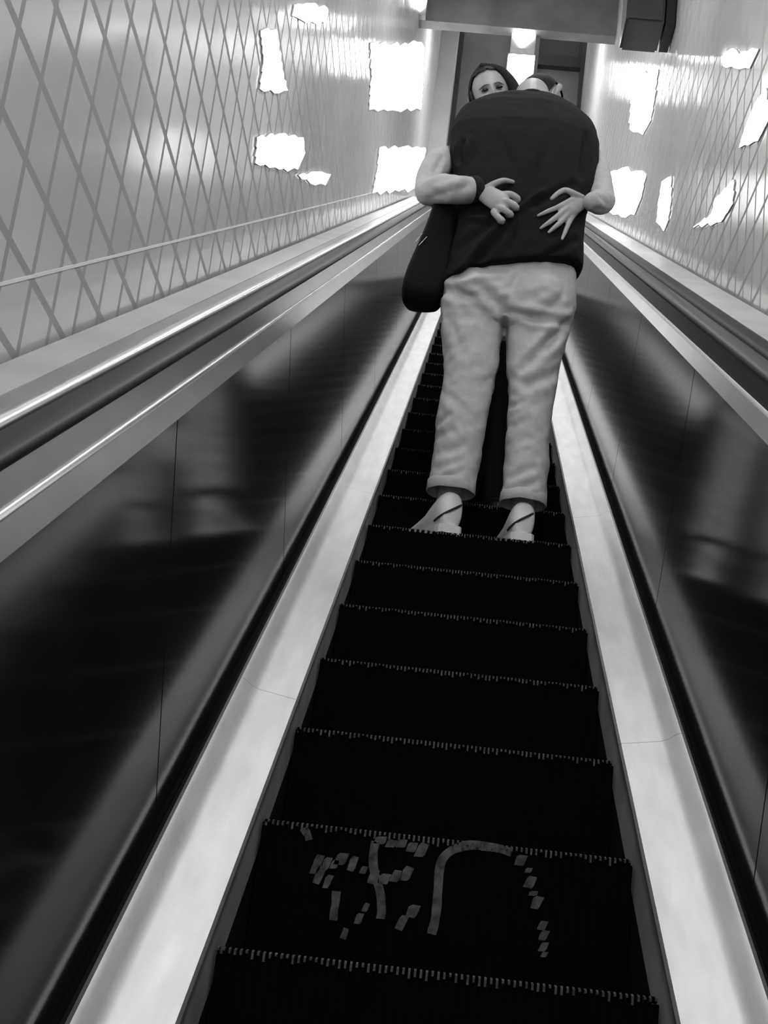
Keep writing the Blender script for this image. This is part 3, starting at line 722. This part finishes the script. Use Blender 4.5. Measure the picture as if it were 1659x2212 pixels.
tag(woman, 'long-haired woman in pale jacket peering over his shoulder, hands on his back', 'person')
# jacket
bm = bmesh.new()
add_loft(bm, [wring(hipz + .02, .165, .12, YW + .17), wring(hipz + .2, .15, .115, YW + .18), wring(wn0.z - .2, .165, .115, wn0.y), wring(wn0.z - .06, .15, .085, wn0.y), wring(wn0.z - .01, .08, .065, wn0.y)])
smooth_chain(bm, [armL[0], armL[1], armL[2], at_y(955, 408, Y(-.07)), at_y(990, 411, Y(-.125)), on_back(1020, 411, .024)], [.062, .056, .050, .054, .050, .046])
smooth_chain(bm, [armR[0], armR[1], at_y(1300, 425, Y(.05)), at_y(1294, 436, Y(-.02)), on_back(1280, 436, .024)], [.06, .05, .047, .044, .036])
bm = fuse(bm, .006, 2)
crease(bm, [(925, 430, 1010, 400, 10, .006), (945, 395, 985, 378, 8, .004), (985, 430, 1012, 396, 9, .005), (920, 400, 960, 430, 9, .004), (1290, 410, 1310, 440, 6, .007), (1285, 450, 1310, 455, 5, .006), (940, 370, 955, 340, 7, .007)], 1.0, .003, 16)
jk = obj('jacket', bm, 'jacket', woman, True)
# dark cuff on the near sleeve
bm = bmesh.new(); p0 = at_y(990, 411, Y(-.125)); p1 = on_back(1028, 412, .024); ax = (p1 - p0).normalized(); a = p1 - ax * .008
s1 = Vector((0, 0, 1)); s1 = (s1 - ax * s1.dot(ax)).normalized(); s2 = ax.cross(s1)
add_loft(bm, [(a - ax * .014, s1 * .047, s2 * .044), (a - ax * .006, s1 * .053, s2 * .049), (a + ax * .012, s1 * .052, s2 * .048), (a + ax * .022, s1 * .046, s2 * .042), (a + ax * .024, s1 * .03, s2 * .03)], 28)
obj('cuff', bm, 'cuff', jk, True, 50)
# trousers and shoes
bm = bmesh.new()
add_loft(bm, [wring(hipz - .1, .12, .10, YW + .16), wring(hipz - .02, .155, .11, YW + .16), wring(hipz + .08, .15, .108, YW + .16)])
for sx in (-.075, .085):
    hipx = Vector((tx + sx, YW + .15, hipz)); kn = Vector((tx + sx * .9, YW + .12, ZW + .46)); an = Vector((tx + sx * .9, YW + .12, ZW + .08))
    smooth_chain(bm, [hipx, hipx.lerp(kn, .5), kn, kn.lerp(an, .5), an], [.095, .085, .072, .068, .062])
bm = fuse(bm, .008, 2); obj('trousers', bm, 'dark_cloth', woman, True)
for sx in (-.068, .077): shoe(woman, Vector((tx + sx, YW + .17, ZW + .001)), (0, -1, 0), .9, 'dark_cloth', 'trimdark', False, .8)
# face details
for sx in (-1, 1):
    c = wc + WR @ (Vector((sx * .030, .076, .003)) * .98)
    bm = bmesh.new(); bmesh.ops.create_uvsphere(bm, u_segments=18, v_segments=12, radius=1.0)
    for v in bm.verts: v.co = c + WR @ Vector((v.co.x * .0145, v.co.y * .008, v.co.z * .0062 + .004 * (1 - v.co.x ** 2) * .5))
    obj('eye', bm, 'eye', woman, True)
    bm = bmesh.new(); smooth_chain(bm, [wc + WR @ (Vector((sx * q[0], q[1], q[2])) * .98) for q in ((.012, .091, .019), (.030, .088, .020), (.050, .072, .012))], [.002, .003, .002], n=8); obj('eyebrow', bm, 'brow', woman, True)
# hair: cap and long locks
bm = bmesh.new()
def fem_hair(x, y, z):
    return not (y > .10 and z < .74 - .12 * abs(x) and abs(x) < .93)
head_shape(bm, wc, WR, .98, only=fem_hair, grow=.009)
capb = bm
def lock(pts, rad, flat=.6): smooth_chain(capb, [wc + WR @ (Vector(p) * .98) for p in pts], rad, flat=flat, n=12)
lock([(.01, .03, .121), (-.05, .035, .09), (-.088, .024, .03), (-.104, .02, -.05), (-.116, .018, -.13), (-.126, .02, -.21)], [.012, .018, .024, .030, .034, .03], .8)
lock([(.02, .02, .122), (.06, .015, .085), (.083, .0, .03), (.088, -.01, -.05), (.088, -.01, -.13)], [.008, .007, .006, .008, .010], .8)
lock([(-.05, -.02, .09), (-.088, -.01, .02), (-.10, -.01, -.08), (-.105, -.01, -.2)], [.025, .03, .032, .025], .9)
lock([(0, -.08, .05), (-.02, -.09, -.08), (-.03, -.08, -.22)], [.05, .06, .05], .6)
obj('hair', capb, 'hair', woman, True)

# ------------------------------------------------------------------ the black bag on her arm
YB = Y(.02)
out = [(938, 446), (918, 500), (897, 548), (878, 592), (868, 630), (874, 652), (890, 662), (930, 664), (950, 656), (968, 622), (982, 560), (990, 490), (984, 444)]
bag = thing('shoulder_bag', 'black soft bag hanging beside the man under the pale sleeve', 'bag', at_y(930, 662, YB))
bm = bmesh.new(); P = [at_y(x, y, YB) for x, y in out]; c = sum(P, Vector()) / len(P)
C2 = catmull(P + [P[0]], 5)[:-1]
rows = []
for k, (dy, sc_) in enumerate(((-.075, .70), (-.07, .86), (-.05, .96), (-.02, 1.0), (.03, 1.0), (.06, .95), (.075, .75))):
    rows.append([bm.verts.new(c + (p - c) * sc_ + Vector((0, dy, 0))) for p in C2])
for a, b in zip(rows, rows[1:]):
    for i in range(len(C2)): bm.faces.new((a[i], a[(i + 1) % len(C2)], b[(i + 1) % len(C2)], b[i]))
bm.faces.new(rows[0]); bm.faces.new(list(reversed(rows[-1])))
obj('body', bm, 'bag', bag, True, 60)
bm = bmesh.new(); smooth_chain(bm, [at_y(945, 485, YB - .03), at_y(936, 445, Y(.03)), at_y(950, 405, Y(.10)), at_y(975, 415, Y(.10)), at_y(985, 470, YB + .03)], [.009] * 5, n=10, flat=.4)
obj('strap', bm, 'bag', bag, True)
for x, y, x2, y2 in ((898, 523, 912, 505), (905, 530, 922, 512)):
    bm = bmesh.new(); smooth_chain(bm, [at_y(x, y, YB - .078), at_y((x + x2) / 2, (y + y2) / 2, YB - .08), at_y(x2, y2, YB - .078)], [.0018, .0024, .0018], n=8); obj('buckle', bm, 'buckle', bag, True)
